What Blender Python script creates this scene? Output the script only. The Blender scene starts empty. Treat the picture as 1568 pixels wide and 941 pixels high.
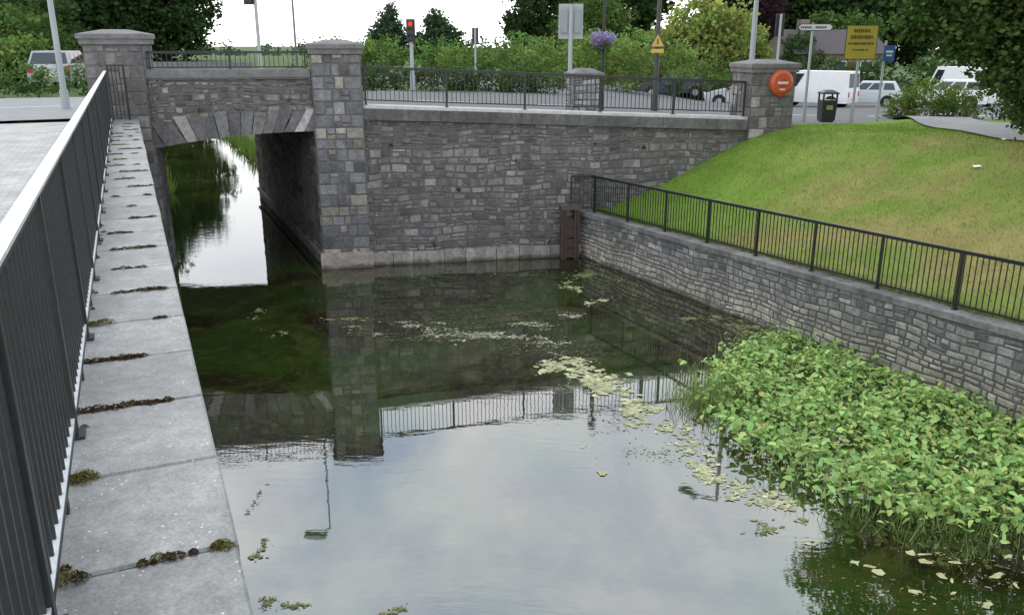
import bpy, math, random
import numpy as np
from mathutils import Vector, Matrix
random.seed(5)
rng = np.random.default_rng(7)
scene = bpy.context.scene
scene.view_settings.view_transform = 'Standard'
scene.view_settings.look = 'None'
scene.view_settings.exposure = 0

# ------------------------------------------------------------ frames
D = Vector((-.4027, .9153, 0)).normalized()      # along the near parapet / canal
N = Vector((.9153, .4027, 0)).normalized()       # to the right of it
O = Vector((-8.55, 20.58, 0))                    # left corner of the bridge face
W = Vector((.981, .191, 0)).normalized()         # along the bridge face
FN = Vector((W.y, -W.x, 0))                      # outward normal of the bridge face
A0 = Vector((1.83, 22.6, 0))                     # quay wall start
T = Vector((.4713, -.882, 0)).normalized()       # along quay wall
QN = Vector((-.882, -.4713, 0)).normalized()     # towards the canal
UP = Vector((0, 0, 1))
CAMZ = 5.5
def sa(s, a, z=0): 
    v = D*s + N*a; v.z = z; return v
def pq(p, q, z=0):
    v = O + W*p + D*q; v.z = z; return v
def clamp(x, a, b): return max(a, min(b, x))
def sst(x, a, b):
    t = clamp((x-a)/(b-a), 0, 1); return t*t*(3-2*t)
def gfun(x, y):
    z = 3.86 - .045*clamp(x+4, 0, 12) - sst(x, 3, 14)*clamp(y-26, 0, 30)*.052
    z -= .12*sst(-x, 9, 16)
    return z
PE = [(-5,0),(0,0),(.6,.03),(2,.5),(3.2,1.2),(4.5,1.85),(5.6,2.06),(7,2.13),(200,2.13)]
def prof(e): return float(np.interp(e, [a for a,b in PE],[b for a,b in PE]))
def hlawn(x, y):
    v = Vector((x, y, 0)) - A0
    e = -v.dot(QN); l = v.dot(T)
    wv = .04*math.sin(x*1.3+y*.7)+.03*math.sin(x*.6-y*1.7)
    k = sst(e,.3,2)
    return 1.2 + .018*clamp(l,-2,40) + prof(e*(1-.008*clamp(l,0,20))) + wv*k - sst(x,3,14)*clamp(y-26,0,30)*.052

# ------------------------------------------------------------ materials
def newmat(name):
    m = bpy.data.materials.new(name); m.use_nodes = True
    nt = m.node_tree; nt.nodes.clear()
    out = nt.nodes.new('ShaderNodeOutputMaterial')
    return m, nt, out
def noise(nt, scale, detail=4, rough=.6, vec=None, dist=0):
    n = nt.nodes.new('ShaderNodeTexNoise'); n.inputs['Scale'].default_value = scale
    n.inputs['Detail'].default_value = detail; n.inputs['Roughness'].default_value = rough
    n.inputs['Distortion'].default_value = dist
    if vec is None:
        tc = nt.nodes.new('ShaderNodeTexCoord'); vec = tc.outputs['Object']
    nt.links.new(vec, n.inputs['Vector']); return n.outputs['Fac']
def maprange(nt, src, a, b, c, d):
    n = nt.nodes.new('ShaderNodeMapRange')
    for i, v in zip(('From Min','From Max','To Min','To Max'), (a,b,c,d)): n.inputs[i].default_value = v
    nt.links.new(src, n.inputs['Value']); return n.outputs['Result']
def vscale(nt, col, fac):
    n = nt.nodes.new('ShaderNodeVectorMath'); n.operation = 'SCALE'
    nt.links.new(col, n.inputs[0]); nt.links.new(fac, n.inputs['Scale']); return n.outputs[0]
def mixc(nt, fac, a, b):
    n = nt.nodes.new('ShaderNodeMix'); n.data_type = 'RGBA'
    if isinstance(fac, (int,float)): n.inputs['Factor'].default_value = fac
    else: nt.links.new(fac, n.inputs['Factor'])
    for s, v in (('A',a),('B',b)):
        sock = [i for i in n.inputs if i.name==s and i.type=='RGBA'][0]
        if isinstance(v, tuple): sock.default_value = (*v,1) if len(v)==3 else v
        else: nt.links.new(v, sock)
    return [o for o in n.outputs if o.type=='RGBA'][0]
def pmat(name, col=(.5,.5,.5), rough=.8, ns=15, var=.25, bump=0, bs=60, attr=False, metal=0, spec=.3, bd=.01, ns2=None, var2=.2, stain=False):
    m, nt, out = newmat(name)
    b = nt.nodes.new('ShaderNodeBsdfPrincipled')
    if attr:
        a = nt.nodes.new('ShaderNodeAttribute'); a.attribute_name = 'Col'; c = a.outputs['Color']
    else:
        r = nt.nodes.new('ShaderNodeRGB'); r.outputs[0].default_value = (*col,1); c = r.outputs[0]
    if var: c = vscale(nt, c, maprange(nt, noise(nt, ns), .25, .75, 1-var, 1+var))
    if ns2: c = vscale(nt, c, maprange(nt, noise(nt, ns2), .3, .7, 1-var2, 1+var2))
    if stain:
        tc=nt.nodes.new('ShaderNodeTexCoord'); mp=nt.nodes.new('ShaderNodeMapping'); mp.inputs['Scale'].default_value=(1,1,.22)
        nt.links.new(tc.outputs['Object'],mp.inputs['Vector'])
        c=vscale(nt,c,maprange(nt,noise(nt,1.6,5,.65,mp.outputs[0]),.35,.65,.72,1.22))
        c=mixc(nt,maprange(nt,noise(nt,7,6,.75),.60,.72,0,.3),c,(.32,.31,.28))
        # wet, algae-dark rim right at the waterline
        sp=nt.nodes.new('ShaderNodeSeparateXYZ'); nt.links.new(tc.outputs['Object'],sp.inputs[0])
        ad=nt.nodes.new('ShaderNodeMath'); ad.operation='ADD'; nt.links.new(sp.outputs['Z'],ad.inputs[0]); nt.links.new(maprange(nt,noise(nt,3,4),.3,.7,-.06,.06),ad.inputs[1])
        c=mixc(nt,maprange(nt,ad.outputs[0],.03,.12,.75,0),c,(.045,.045,.03))
    nt.links.new(c, b.inputs['Base Color'])
    b.inputs['Roughness'].default_value = rough; b.inputs['Metallic'].default_value = metal
    b.inputs['Specular IOR Level'].default_value = spec
    if bump:
        bp = nt.nodes.new('ShaderNodeBump'); bp.inputs['Strength'].default_value = bump; bp.inputs['Distance'].default_value = bd
        nt.links.new(noise(nt, bs, 6), bp.inputs['Height']); nt.links.new(bp.outputs[0], b.inputs['Normal'])
    nt.links.new(b.outputs[0], out.inputs[0]); return m
def leafmat(name, trans=.35, gloss=False):
    m, nt, out = newmat(name)
    a = nt.nodes.new('ShaderNodeAttribute'); a.attribute_name = 'Col'
    t = nt.nodes.new('ShaderNodeBsdfTranslucent'); key='Color'
    if gloss:
        d = nt.nodes.new('ShaderNodeBsdfPrincipled'); d.inputs['Roughness'].default_value = .5; d.inputs['Specular IOR Level'].default_value = .3; key='Base Color'
    else: d = nt.nodes.new('ShaderNodeBsdfDiffuse')
    mx = nt.nodes.new('ShaderNodeMixShader'); mx.inputs[0].default_value = trans
    nt.links.new(a.outputs['Color'], d.inputs[key]); nt.links.new(a.outputs['Color'], t.inputs['Color'])
    nt.links.new(d.outputs[0], mx.inputs[1]); nt.links.new(t.outputs[0], mx.inputs[2]); nt.links.new(mx.outputs[0], out.inputs[0])
    return m
M_stone = pmat('rubble_stone', attr=True, rough=.85, ns=9, var=.35, ns2=45, var2=.28, bump=.7, bs=28, bd=.025, stain=True)
M_mortar = pmat('mortar', (.125,.12,.112), ns=6, var=.35, bump=.5, bs=40)
M_cap = pmat('cap_stone', (.165,.16,.157), ns=5, var=.3, ns2=60, var2=.22, bump=.4, bs=40)
M_black = pmat('painted_metal', (.018,.02,.02), rough=.45, ns=30, var=.3, spec=.5)
M_grey = pmat('pale_rail_sheen', (.55,.56,.56), rough=.45, ns=12, var=.15, spec=.5, metal=.1)  # sky reflection on the dark rail top, put into a pale base colour
M_kerb = pmat('kerb_concrete', (.5,.49,.47), ns=6, var=.2, ns2=60)
M_white = pmat('white_paint', (.7,.7,.69), rough=.6, ns=8, var=.12)
M_asph = pmat('asphalt', attr=True, rough=.9, ns=2.2, var=.15, ns2=120, var2=.18, bump=.4, bs=200, bd=.004)
M_dark = pmat('dark_plastic', (.012,.012,.013), rough=.5)
M_bark = pmat('bark', (.09,.07,.05), ns=10, var=.4, bump=.8, bs=25, bd=.03)
M_leaf = leafmat('foliage')
M_water_leaf = leafmat('aquatic_leaves', .3, True)
M_grassb = leafmat('grass_blades', .3)
M_any = pmat('painted_parts', attr=True, rough=.4, ns=3, var=.05, spec=.5)
M_anyr = pmat('matt_parts', attr=True, rough=.85, ns=12, var=.25, bump=.4, bs=50)
M_glass = pmat('car_glass', (.02,.025,.03), rough=.08, var=0, spec=.8)

# ------------------------------------------------------------ mesh builder
class MB:
    def __init__(s): s.v=[]; s.f=[]; s.m=[]; s.c=[]; s.xf=None
    def add(s, vs, fs, mat=0, col=(1,1,1)):
        b=len(s.v)
        for p in vs:
            p=Vector(p)
            if s.xf is not None: p = s.xf @ p
            s.v.append(p)
        s.c += [col]*len(vs)
        for f in fs: s.f.append([b+i for i in f]); s.m.append(mat)
    def box(s, c, hx, hy, hz, ax=Vector((1,0,0)), ay=Vector((0,1,0)), az=UP, mat=0, col=(1,1,1), ch=0):
        c=Vector(c)
        if ch<=0:
            vs=[c+ax*(hx*i)+ay*(hy*j)+az*(hz*k) for k in(-1,1) for j in(-1,1) for i in(-1,1)]
            s.add(vs,[(0,2,3,1),(4,5,7,6),(0,1,5,4),(2,6,7,3),(0,4,6,2),(1,3,7,5)],mat,col)
        else:
            lay=[]
            for k,ins in((-1,0),(1-ch/hz,0),(1,ch)):
                for i,j in((-1,-1),(1,-1),(1,1),(-1,1)):
                    lay.append(c+ax*((hx-ins)*i)+ay*((hy-ins)*j)+az*(hz*k))
            fs=[(3,2,1,0),(8,9,10,11)]
            for L in(0,4):
                for i in range(4):
                    j=(i+1)%4; fs.append((L+i,L+j,L+4+j,L+4+i))
            s.add(lay,fs,mat,col)
    def beam(s, a, b, w, h, mat=0, col=(1,1,1)):
        a=Vector(a); b=Vector(b); x=(b-a); L=x.length; x.normalize()
        y=UP.cross(x)
        if y.length<1e-4: y=Vector((0,1,0))
        y.normalize(); z=x.cross(y)
        s.box((a+b)/2, L/2, w/2, h/2, x, y, z, mat, col)
    def cyl(s, a, b, r1, r2=None, n=12, mat=0, col=(1,1,1), caps=True):
        r2 = r1 if r2 is None else r2
        a=Vector(a); b=Vector(b); x=(b-a).normalized()
        y=x.cross(Vector((0,0,1)) if abs(x.z)<.9 else Vector((1,0,0))).normalized(); z=x.cross(y)
        vs=[]
        for c,r in((a,r1),(b,r2)):
            for i in range(n):
                t=2*math.pi*i/n; vs.append(c+y*(r*math.cos(t))+z*(r*math.sin(t)))
        fs=[(i,(i+1)%n,n+(i+1)%n,n+i) for i in range(n)]
        if caps: fs += [tuple(range(n-1,-1,-1)), tuple(range(n,2*n))]
        s.add(vs,fs,mat,col)
    def frustum(s, c, hx,hy,z0,z1,tx,ty, ax=Vector((1,0,0)), ay=Vector((0,1,0)), mat=0,col=(1,1,1)):
        vs=[]
        for z,x,y in((z0,hx,hy),(z1,tx,ty)):
            for i,j in((-1,-1),(1,-1),(1,1),(-1,1)):
                p=Vector(c)+ax*(x*i)+ay*(y*j); p.z=z; vs.append(p)
        s.add(vs,[(3,2,1,0),(4,5,6,7)]+[(i,(i+1)%4,4+(i+1)%4,4+i) for i in range(4)],mat,col)
    def obj(s, name, mats, smooth=False):
        me=bpy.data.meshes.new(name); me.from_pydata([tuple(p) for p in s.v],[],s.f)
        for m in mats: me.materials.append(m)
        me.polygons.foreach_set('material_index', s.m)
        at=me.color_attributes.new(name='Col',type='FLOAT_COLOR',domain='POINT')
        at.data.foreach_set('color', np.array([(c[0],c[1],c[2],1) for c in s.c],dtype=np.float32).ravel())
        if smooth: me.polygons.foreach_set('use_smooth',[True]*len(me.polygons))
        me.update(); ob=bpy.data.objects.new(name,me); scene.collection.objects.link(ob); return ob
def arr_mesh(name, V, F, C, mats, mi=None):
    me=bpy.data.meshes.new(name); n=len(V); M,K=F.shape
    me.vertices.add(n); me.vertices.foreach_set('co',V.astype(np.float32).ravel())
    me.loops.add(M*K); me.loops.foreach_set('vertex_index',F.astype(np.int32).ravel())
    me.polygons.add(M); me.polygons.foreach_set('loop_start',np.arange(0,M*K,K,dtype=np.int32))
    for m in mats: me.materials.append(m)
    if mi is not None: me.polygons.foreach_set('material_index',mi.astype(np.int32))
    me.update(calc_edges=True)
    at=me.color_attributes.new(name='Col',type='FLOAT_COLOR',domain='POINT')
    C4=np.ones((n,4),dtype=np.float32); C4[:,:3]=C; at.data.foreach_set('color',C4.ravel())
    me.validate(); ob=bpy.data.objects.new(name,me); scene.collection.objects.link(ob); return ob
def unit(v): return v/np.maximum(np.linalg.norm(v,axis=1,keepdims=True),1e-6)
def leaf_quads(C, S, up=0.0):
    n=len(C); a=unit(rng.normal(size=(n,3))); r=rng.normal(size=(n,3)); 
    if up: r[:,2]*=.4; a[:,2]*=.5; a=unit(a)
    b=unit(np.cross(a,r)); S=S[:,None]
    V=np.stack([C-a*S*.5, C+b*S*.34, C+a*S*.5, C-b*S*.34],axis=1).reshape(-1,3)
    return V, np.arange(4*n).reshape(n,4)

# ------------------------------------------------------------ stone walls
def stones(mb, Oxy, dv, nv, L, zb, zt, ch=(.15,.24), ln=(.2,.5), pal=None, seed=1, colf=None, gap=.010, proud=.035, split=.3, quoin=0, jit=.012):
    R=random.Random(seed)
    ns=max(2,int(L/.5))
    vs=[];fs=[]
    for i in range(ns+1):
        u=L*i/ns; p=Oxy+dv*u+nv*.003
        vs += [Vector((p.x,p.y,zb(u))),Vector((p.x,p.y,zt(u)))]
    for i in range(ns): fs.append((2*i,2*i+2,2*i+3,2*i+1))
    mb.add(vs,fs,1,(.15,.15,.15))
    zmin=min(zb(L*i/ns) for i in range(ns+1)); zmax=max(zt(L*i/ns) for i in range(ns+1))
    ph=R.random()*6
    def wob(u,z): return .028*math.sin(u*1.7+z*2+ph)+.018*math.sin(u*4.1-z*3) if not quoin else 0
    def stone(u0,u1,z0,z1,big=False):
        u0=max(0,u0);u1=min(L,u1)
        if u1-u0<.03: return
        um=(u0+u1)/2
        z0=max(z0,zb(um)); z1=min(z1,zt(um))
        if z1-z0<.035: return
        g=gap*R.uniform(.6,1.4)
        c=R.choice(pal); k=R.uniform(.74,1.28); c=[x*k for x in c]
        if colf: c=colf(um,(z0+z1)/2,c,R)
        d=proud*R.uniform(.3,1)
        back=[];front=[]
        ins=R.uniform(.010,.02)
        for (u,z,su,sz) in((u0,z0,1,1),(u1,z0,-1,1),(u1,z1,-1,-1),(u0,z1,1,-1)):
            ju=R.uniform(0,jit); jz=R.uniform(0,jit)
            uu=u+su*(g+ju); zz=z+sz*(g+jz)+wob(u,z)
            back.append((uu,zz,0)); front.append((uu+su*ins,zz+sz*ins,d*R.uniform(.7,1)))
        vs=[]
        for (u,z,o) in back+front:
            p=Oxy+dv*u+nv*o; vs.append(Vector((p.x,p.y,z)))
        mb.add(vs,[(4,5,6,7),(0,1,5,4),(1,2,6,5),(2,3,7,6),(3,0,4,7)],0,tuple(c))
    z=zmin; row=0
    while z<zmax:
        h=R.uniform(*ch)
        if zmax-(z+h)<ch[0]*.5: h=zmax-z+.001
        if quoin:
            a=(.46 if row%2 else .28)*min(1,L/1.2); b=(.30 if row%2 else .44)*min(1,L/1.2)
            stone(0,a,z,z+h); stone(L-b,L,z,z+h)
            u=a
            while u<L-b-.02:
                l=R.uniform(.16,.34)
                if L-b-u-l<.1: l=L-b-u
                if R.random()<.6: 
                    k=R.uniform(.35,.65); stone(u,u+l,z,z+h*k); stone(u,u+l,z+h*k,z+h)
                else: stone(u,u+l,z,z+h)
                u+=l
        else:
            u=-R.random()*ln[0]
            while u<L:
                l=R.uniform(*ln)*R.choice((.6,.8,1,1,1.3))
                if R.random()<split and h>.12:
                    k=R.uniform(.3,.7)
                    if l>.3: 
                        m=u+l*R.uniform(.35,.65); stone(u,m,z,z+h*k); stone(m,u+l,z,z+h*k)
                    else: stone(u,u+l,z,z+h*k)
                    stone(u,u+l,z+h*k,z+h)
                else: stone(u,u+l,z,z+h)
                u+=l
        z+=h; row+=1
PG=[(.180,.170,.168),(.205,.195,.188),(.155,.147,.148),(.225,.213,.20),(.17,.16,.153),(.245,.23,.205),(.135,.13,.13),(.195,.178,.165)]
PB=[(.165,.148,.148),(.20,.18,.168),(.13,.122,.122),(.25,.225,.185),(.115,.107,.107),(.175,.155,.15),(.29,.27,.245)]
PQ=[(.17,.167,.175),(.21,.205,.205),(.145,.142,.148),(.27,.25,.215),(.13,.127,.13),(.30,.275,.235),(.185,.18,.18)]
def topz(p): return 4.07-.043*(p-4.95)      # top of the retaining-wall coping

# --- retaining wall
def colmain(u,z,c,R):
    if z<.40: 
        k=R.uniform(.85,1.15); return [.30*k,.27*k,.245*k]
    if z<1.3:
        f=(1.3-z)*.45*(.7+.3*math.sin(u*2.1)); c=[x*(1-f*.5) for x in c]
    if z>3.0: c=[x*.88 for x in c]
    return c
mb=MB()
stones(mb,pq(4.9,0),W,FN,10.4,lambda u:-.6,lambda u:topz(4.9+u)-.33,pal=PG,seed=3,colf=colmain,ch=(.12,.23),ln=(.18,.42),split=.38,gap=.011,proud=.045,jit=.018)
R=random.Random(4); u=4.95
while u<15.1:
    l=R.uniform(.5,.9); k=R.uniform(.82,1.12)
    c=pq(u+l/2,0,0.15+R.uniform(-.012,.012))+FN*R.uniform(.025,.035)
    mb.box(c,l/2-.007,.05,.17,W,FN,UP,0,(.33*k,.295*k,.265*k)); u+=l
u=4.95
while u<15.15:
    l=min(R.uniform(.8,1.3),15.2-u); k=R.uniform(.8,1.15)
    a=pq(u+.004,.12,topz(u)-.21); b=pq(u+l-.004,.12,topz(u+l)-.21)
    mb.beam(a,b,.50,.27,0,(.125*k,.12*k,.118*k))
    a=pq(u+.002,.10,topz(u)-.035); b=pq(u+l-.002,.10,topz(u+l)-.035)
    mb.beam(a,b,.36,.075,2,(1,1,1)); u+=l
    if 15.2-u<.2: break
mb.obj('retaining_wall',[M_stone,M_mortar,M_kerb])

# --- bridge
def zin(p):
    x=clamp(p/3.76,0,1); return 3.12+.34*(1-(1-x)**2)
mb=MB()
stones(mb,pq(0,0),W,FN,3.8,lambda u:zin(u)+.3,lambda u:4.74,pal=PB,seed=11,ch=(.1,.18),ln=(.14,.32),split=.25,jit=.018,gap=.012)
nv=15
R=random.Random(8)
for i in range(nv):
    p0=3.76*i/nv+.007; p1=3.76*(i+1)/nv-.007
    q0=1.88+(p0-1.88)*1.25; q1=1.88+(p1-1.88)*1.25
    q0=clamp(q0,-.03,3.79); q1=clamp(q1,-.02,3.8)
    ht=R.choice((.55,.45,.5,.6)); k=R.uniform(.8,1.15)
    base=R.choice([(.17,.16,.16),(.2,.19,.185),(.46,.44,.42),(.14,.135,.135),(.40,.38,.35),(.2,.195,.19)])
    col=tuple(x*k for x in base); pr=R.uniform(.045,.065)
    vs=[]
    for o in(-.1,pr):
        for (p,z) in((p0,zin(p0)),(p1,zin(p1)),(q1,zin(p1)+ht),(q0,zin(p0)+ht)):
            v=pq(p,0,z)+FN*o; vs.append(v)
    mb.add(vs,[(4,5,6,7),(0,1,5,4),(1,2,6,5),(2,3,7,6),(3,0,4,7)],0,col)
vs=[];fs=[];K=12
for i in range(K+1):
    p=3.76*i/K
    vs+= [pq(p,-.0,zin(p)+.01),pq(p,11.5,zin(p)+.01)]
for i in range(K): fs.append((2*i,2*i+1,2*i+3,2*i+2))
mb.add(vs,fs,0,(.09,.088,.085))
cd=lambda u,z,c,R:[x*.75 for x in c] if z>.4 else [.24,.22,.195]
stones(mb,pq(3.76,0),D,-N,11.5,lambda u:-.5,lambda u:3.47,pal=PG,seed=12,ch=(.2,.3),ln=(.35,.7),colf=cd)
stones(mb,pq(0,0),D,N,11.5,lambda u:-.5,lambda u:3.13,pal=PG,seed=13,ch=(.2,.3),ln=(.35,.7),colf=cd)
mb.beam(pq(3.72,.2,.35),pq(3.72,11.4,.35),.12,.1,0,(.2,.19,.17))
mb.beam(pq(0,.12,4.84),pq(3.76,.12,4.84),.42,.19,2)
mb.beam(pq(0,.12,4.725),pq(3.76,.12,4.725),.36,.04,2)
mb.box(pq(1.88,11.4,4.15),1.95,.18,.75,W,FN,UP,2)
mb.box(pq(1.88,.35,4.1),1.9,.12,.6,W,FN,UP,2)
mb.obj('stone_bridge',[M_stone,M_mortar,M_cap])

# --- pillars
def pillar(name,p0,p1,qf,dep,z0,z1,pal,seed,cap=.10,extra=None):
    mb=MB(); Wd=p1-p0
    a=pq(p0,0)+FN*qf
    kw=dict(pal=pal,ch=(.24,.32),quoin=1,proud=.03,colf=extra,gap=.010,jit=.01)
    stones(mb,a,W,FN,Wd,lambda u:z0,lambda u:z1,seed=seed,**kw)
    back=-FN
    stones(mb,a+back*dep,FN,-W,dep,lambda u:z0,lambda u:z1,seed=seed+1,**kw)
    stones(mb,a+W*Wd,back,W,dep,lambda u:z0,lambda u:z1,seed=seed+2,**kw)
    stones(mb,a+W*Wd+back*dep,-W,back,Wd,lambda u:max(z0,3),lambda u:z1,seed=seed+3,**kw)
    c=a+W*(Wd/2)+back*(dep/2)
    cz=Vector((c.x,c.y,z1+.06)); mb.box(cz,Wd/2+cap*.6,dep/2+cap*.6,.06,W,FN,UP,2)
    cz=Vector((c.x,c.y,z1+.18)); mb.box(cz,Wd/2+cap,dep/2+cap,.058,W,FN,UP,2,ch=.02)
    mb.frustum(cz,Wd/2+cap-.04,dep/2+cap-.04,z1+.238,z1+.33,Wd*.2,dep*.2,W,FN,2)
    return mb
def colp(u,z,c,R):
    if z<.45: k=R.uniform(.9,1.1); return [.31*k,.27*k,.24*k]
    if z<1.2: return [x*.8 for x in c]
    return c
mb=pillar('x',3.77,4.95,.14,1.1,-.6,5.28,PQ,21,extra=colp)
mb.box(pq(4.36,0,.1)+FN*.1,.66,.14,.3,W,FN,UP,0,(.32,.275,.24))
mb.obj('stone_pillar',[M_stone,M_mortar,M_cap])
mb=pillar('x',-1.27,-.01,.16,1.1,-.6,5.5,[(.125,.118,.118),(.145,.135,.13),(.11,.104,.104),(.165,.15,.14)],31)
mb.obj('stone_pillar',[M_stone,M_mortar,M_cap])
mb=pillar('x',15.2,16.45,.12,1.2,1.6,4.78,PB,41,cap=.09)
mb.obj('stone_pillar',[M_stone,M_mortar,M_cap])
mb=MB(); c=Vector((2.12,25.9,0)); 
for sgn,dv,nv_ in((0,W,FN),(1,FN,-W),(2,-FN,W)):
    st={0:c-W*.42+FN*.42,1:c-W*.42-FN*.42,2:c+W*.42+FN*.42}[sgn]
    stones(mb,st,dv,nv_,.84,lambda u:3.3,lambda u:4.6,pal=[(.3,.3,.29),(.25,.25,.25),(.34,.33,.31)],seed=50+sgn,ch=(.15,.22),ln=(.18,.35))
mb.box((c.x,c.y,4.65),.5,.5,.06,W,FN,UP,2); mb.frustum(c,.46,.46,4.71,4.83,.2,.2,W,FN,2)
mb.obj('stone_gate_pier',[M_stone,M_mortar,M_cap])

# --- canal wall under the near parapet and ledge
mb=MB()
stones(mb,sa(-8,.10),D,N,30.5,lambda u:-.5,lambda u:3.72,pal=PG,seed=61,ch=(.2,.3),ln=(.3,.6),colf=colmain)
mb.obj('canal_side_wall',[M_stone,M_mortar])
M_slab,nt,out=newmat('ledge_concrete')
b=nt.nodes.new('ShaderNodeBsdfPrincipled'); b.inputs['Roughness'].default_value=.5; b.inputs['Specular IOR Level'].default_value=.45
at=nt.nodes.new('ShaderNodeAttribute'); at.attribute_name='Col'
c=vscale(nt,at.outputs['Color'],maprange(nt,noise(nt,2.2,5,.65),.3,.7,.68,1.22))
c=vscale(nt,c,maprange(nt,noise(nt,90,3),.3,.7,.76,1.24))
c=vscale(nt,c,maprange(nt,noise(nt,9,6,.7),.35,.7,.75,1.14))
vo=nt.nodes.new('ShaderNodeTexVoronoi'); vo.inputs['Scale'].default_value=26; tc=nt.nodes.new('ShaderNodeTexCoord'); nt.links.new(tc.outputs['Object'],vo.inputs['Vector'])
sp=maprange(nt,vo.outputs['Distance'],.08,.15,1,0)
spn=maprange(nt,noise(nt,5,2),.48,.56,0,1)
mm=nt.nodes.new('ShaderNodeMath'); mm.operation='MULTIPLY'; nt.links.new(sp,mm.inputs[0]); nt.links.new(spn,mm.inputs[1])
c=mixc(nt,mm.outputs[0],c,(.6,.6,.57))
dk=maprange(nt,noise(nt,12,7,.78),.54,.72,0,.7)
c=mixc(nt,dk,c,(.10,.10,.085))
nt.links.new(c,b.inputs['Base Color'])
bp=nt.nodes.new('ShaderNodeBump'); bp.inputs['Strength'].default_value=.4; bp.inputs['Distance'].default_value=.005
nt.links.new(noise(nt,110,6),bp.inputs['Height']); nt.links.new(bp.outputs[0],b.inputs['Normal']); nt.links.new(b.outputs[0],out.inputs[0])
mb=MB(); R=random.Random(9)
for k in range(-6,27):
    s0=2.755+.715*k; s1=min(s0+.715,22.35)
    kk=R.uniform(.9,1.08)
    c=sa((s0+s1)/2,-.147+R.uniform(-.004,.004),3.775+R.uniform(-.002,.002))
    mb.box(c,(s1-s0)/2-.005,.313,.065,D,N,UP,0,(.255*kk,.255*kk,.248*kk),ch=.010)
mb.beam(sa(-2,-.15,3.75),sa(22.3,-.15,3.75),.56,.09,1)
mb.obj('parapet_ledge',[M_slab,M_mortar])

# moss in joints
MV=[];MF=[];MC=[];mcnt=0
def moss(s,a,r,h,col,n=60):
    global mcnt
    cs=sa(s,a,3.84); n=int(n*2.6)
    ang=rng.random(n)*6.283; rr=np.sqrt(rng.random(n))*r
    C=np.stack([cs.x+rr*np.cos(ang),cs.y+rr*np.sin(ang),cs.z+h*np.clip(1-(rr/r)**2,0,1)*rng.uniform(.5,1,n)+.002],1)
    V,F=leaf_quads(C,rng.uniform(.005,.012,n)); F=F+mcnt; mcnt+=len(V)
    MV.append(V);MF.append(F); k=rng.uniform(.5,1.5,n)[:,None]; MC.append(np.repeat(np.array(col)[None]*k,4,axis=0))
br=(.07,.048,.024); gr=(.15,.14,.035)
def mline(k,a0,a1,r,h,col,step=.018):
    s=2.755+.715*k; a=a0
    while a<a1:
        rr=r*random.uniform(.45,1.35); moss(s+random.uniform(-.012,.012),a,rr,h*random.uniform(.6,1.2)*rr/r,col if random.random()<.8 else (gr if col!=gr else br),45); a+=step*random.uniform(.5,1.5)
mline(0,-.39,-.31,.034,.028,br); mline(0,-.14,-.13,.018,.018,br); mline(0,-.105,-.09,.020,.02,br); mline(0,-.06,-.03,.022,.02,br)
mline(0,.02,.035,.032,.032,(.08,.05,.04)); mline(0,.09,.15,.03,.026,gr)
mline(1,-.39,-.32,.045,.035,br); mline(1,-.37,-.30,.045,.04,gr)
mline(2,-.39,.03,.026,.02,(.08,.048,.027))
mline(3,-.39,-.08,.026,.02,br); mline(3,-.20,-.13,.030,.022,gr)
mline(4,-.39,-.28,.045,.032,gr); mline(4,0,.05,.024,.014,br)
for k in range(5,26):
    x=random.uniform(-.39,-.1); mline(k,x,x+random.uniform(.05,.35),.034,.02,random.choice((br,gr,br)),.03)
    if random.random()<.6:
        x=random.uniform(-.1,.1); mline(k,x,x+.06,.034,.018,br,.03)
for i in range(26):   # moss along the rail foot
    moss(random.uniform(2,20),-.385+random.uniform(-.01,.03),random.uniform(.012,.03),.014,random.choice((br,gr)),30)
arr_mesh('moss_clumps',np.concatenate(MV),np.concatenate(MF),np.concatenate(MC),[M_leaf])

# ------------------------------------------------------------ railings
def fence(name,A,B,h,posts,bs,bw,pw,rw,rh,gap=.08,mats=None,feet=None,matrail=0):
    mb=MB(); A=Vector(A);B=Vector(B); L=(B-A).length; x=(B-A)/L
    hx=Vector((x.x,x.y,0)).normalized(); y=UP.cross(hx)
    mb.beam(A+UP*(h-rh/2),B+UP*(h-rh/2),rw,rh,matrail)
    mb.beam(A+UP*(h-rh-.02),B+UP*(h-rh-.02),rw*.6,.03,0)
    mb.beam(A+UP*gap,B+UP*gap,rw*.7,.03,0)
    if matrail: mb.beam(A+UP*(gap+.0185),B+UP*(gap+.0185),rw*.66,.006,matrail)
    n=int(L/bs)
    for i in range(n+1):
        c=A+x*(i*L/n)
        mb.box(c+UP*((h+gap)/2),bw/2,bw/2,(h-gap)/2-.012,hx,y,UP,0)
    for d in posts:
        c=A+x*d; mb.box(c+UP*(h/2-rh/2),pw/2,pw/2,h/2-rh/2,hx,y,UP,0); mb.box(c+UP*.008,pw,pw,.008,hx,y,UP,0)
    if feet:
        d=feet
        while d<L:
            c=A+x*d; mb.box(c+UP*.04,.02,.02,.045,hx,y,UP,0); d+=feet
    return mb.obj(name,mats or [M_black])
fence('metal_railing',sa(-2.5,-.40,3.84),sa(21.6,-.40,3.84),1.10,[i*1.43+.7 for i in range(17)],.105,.018,.05,.06,.014,gap=.075,mats=[M_black,M_grey],feet=.715,matrail=1)
mb=MB()
for a in(-.36,-.02): mb.beam(sa(21.75,a,3.84),sa(21.75,a,5.05),.035,.035)
mb.beam(sa(21.75,-.38,5.05),sa(21.75,0,5.05),.035,.035)
for a in(-.27,-.19,-.11): mb.beam(sa(21.75,a,3.9),sa(21.75,a,5.04),.016,.016)
mb.obj('railing_end_panel',[M_black])
pA=pq(5.0,.10,topz(5.0)); pB=pq(15.15,.10,topz(15.15))
fence('metal_railing',pA,pB,.93,[.05+2.02*i for i in range(6)],.11,.016,.05,.05,.03,gap=.12)
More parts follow.
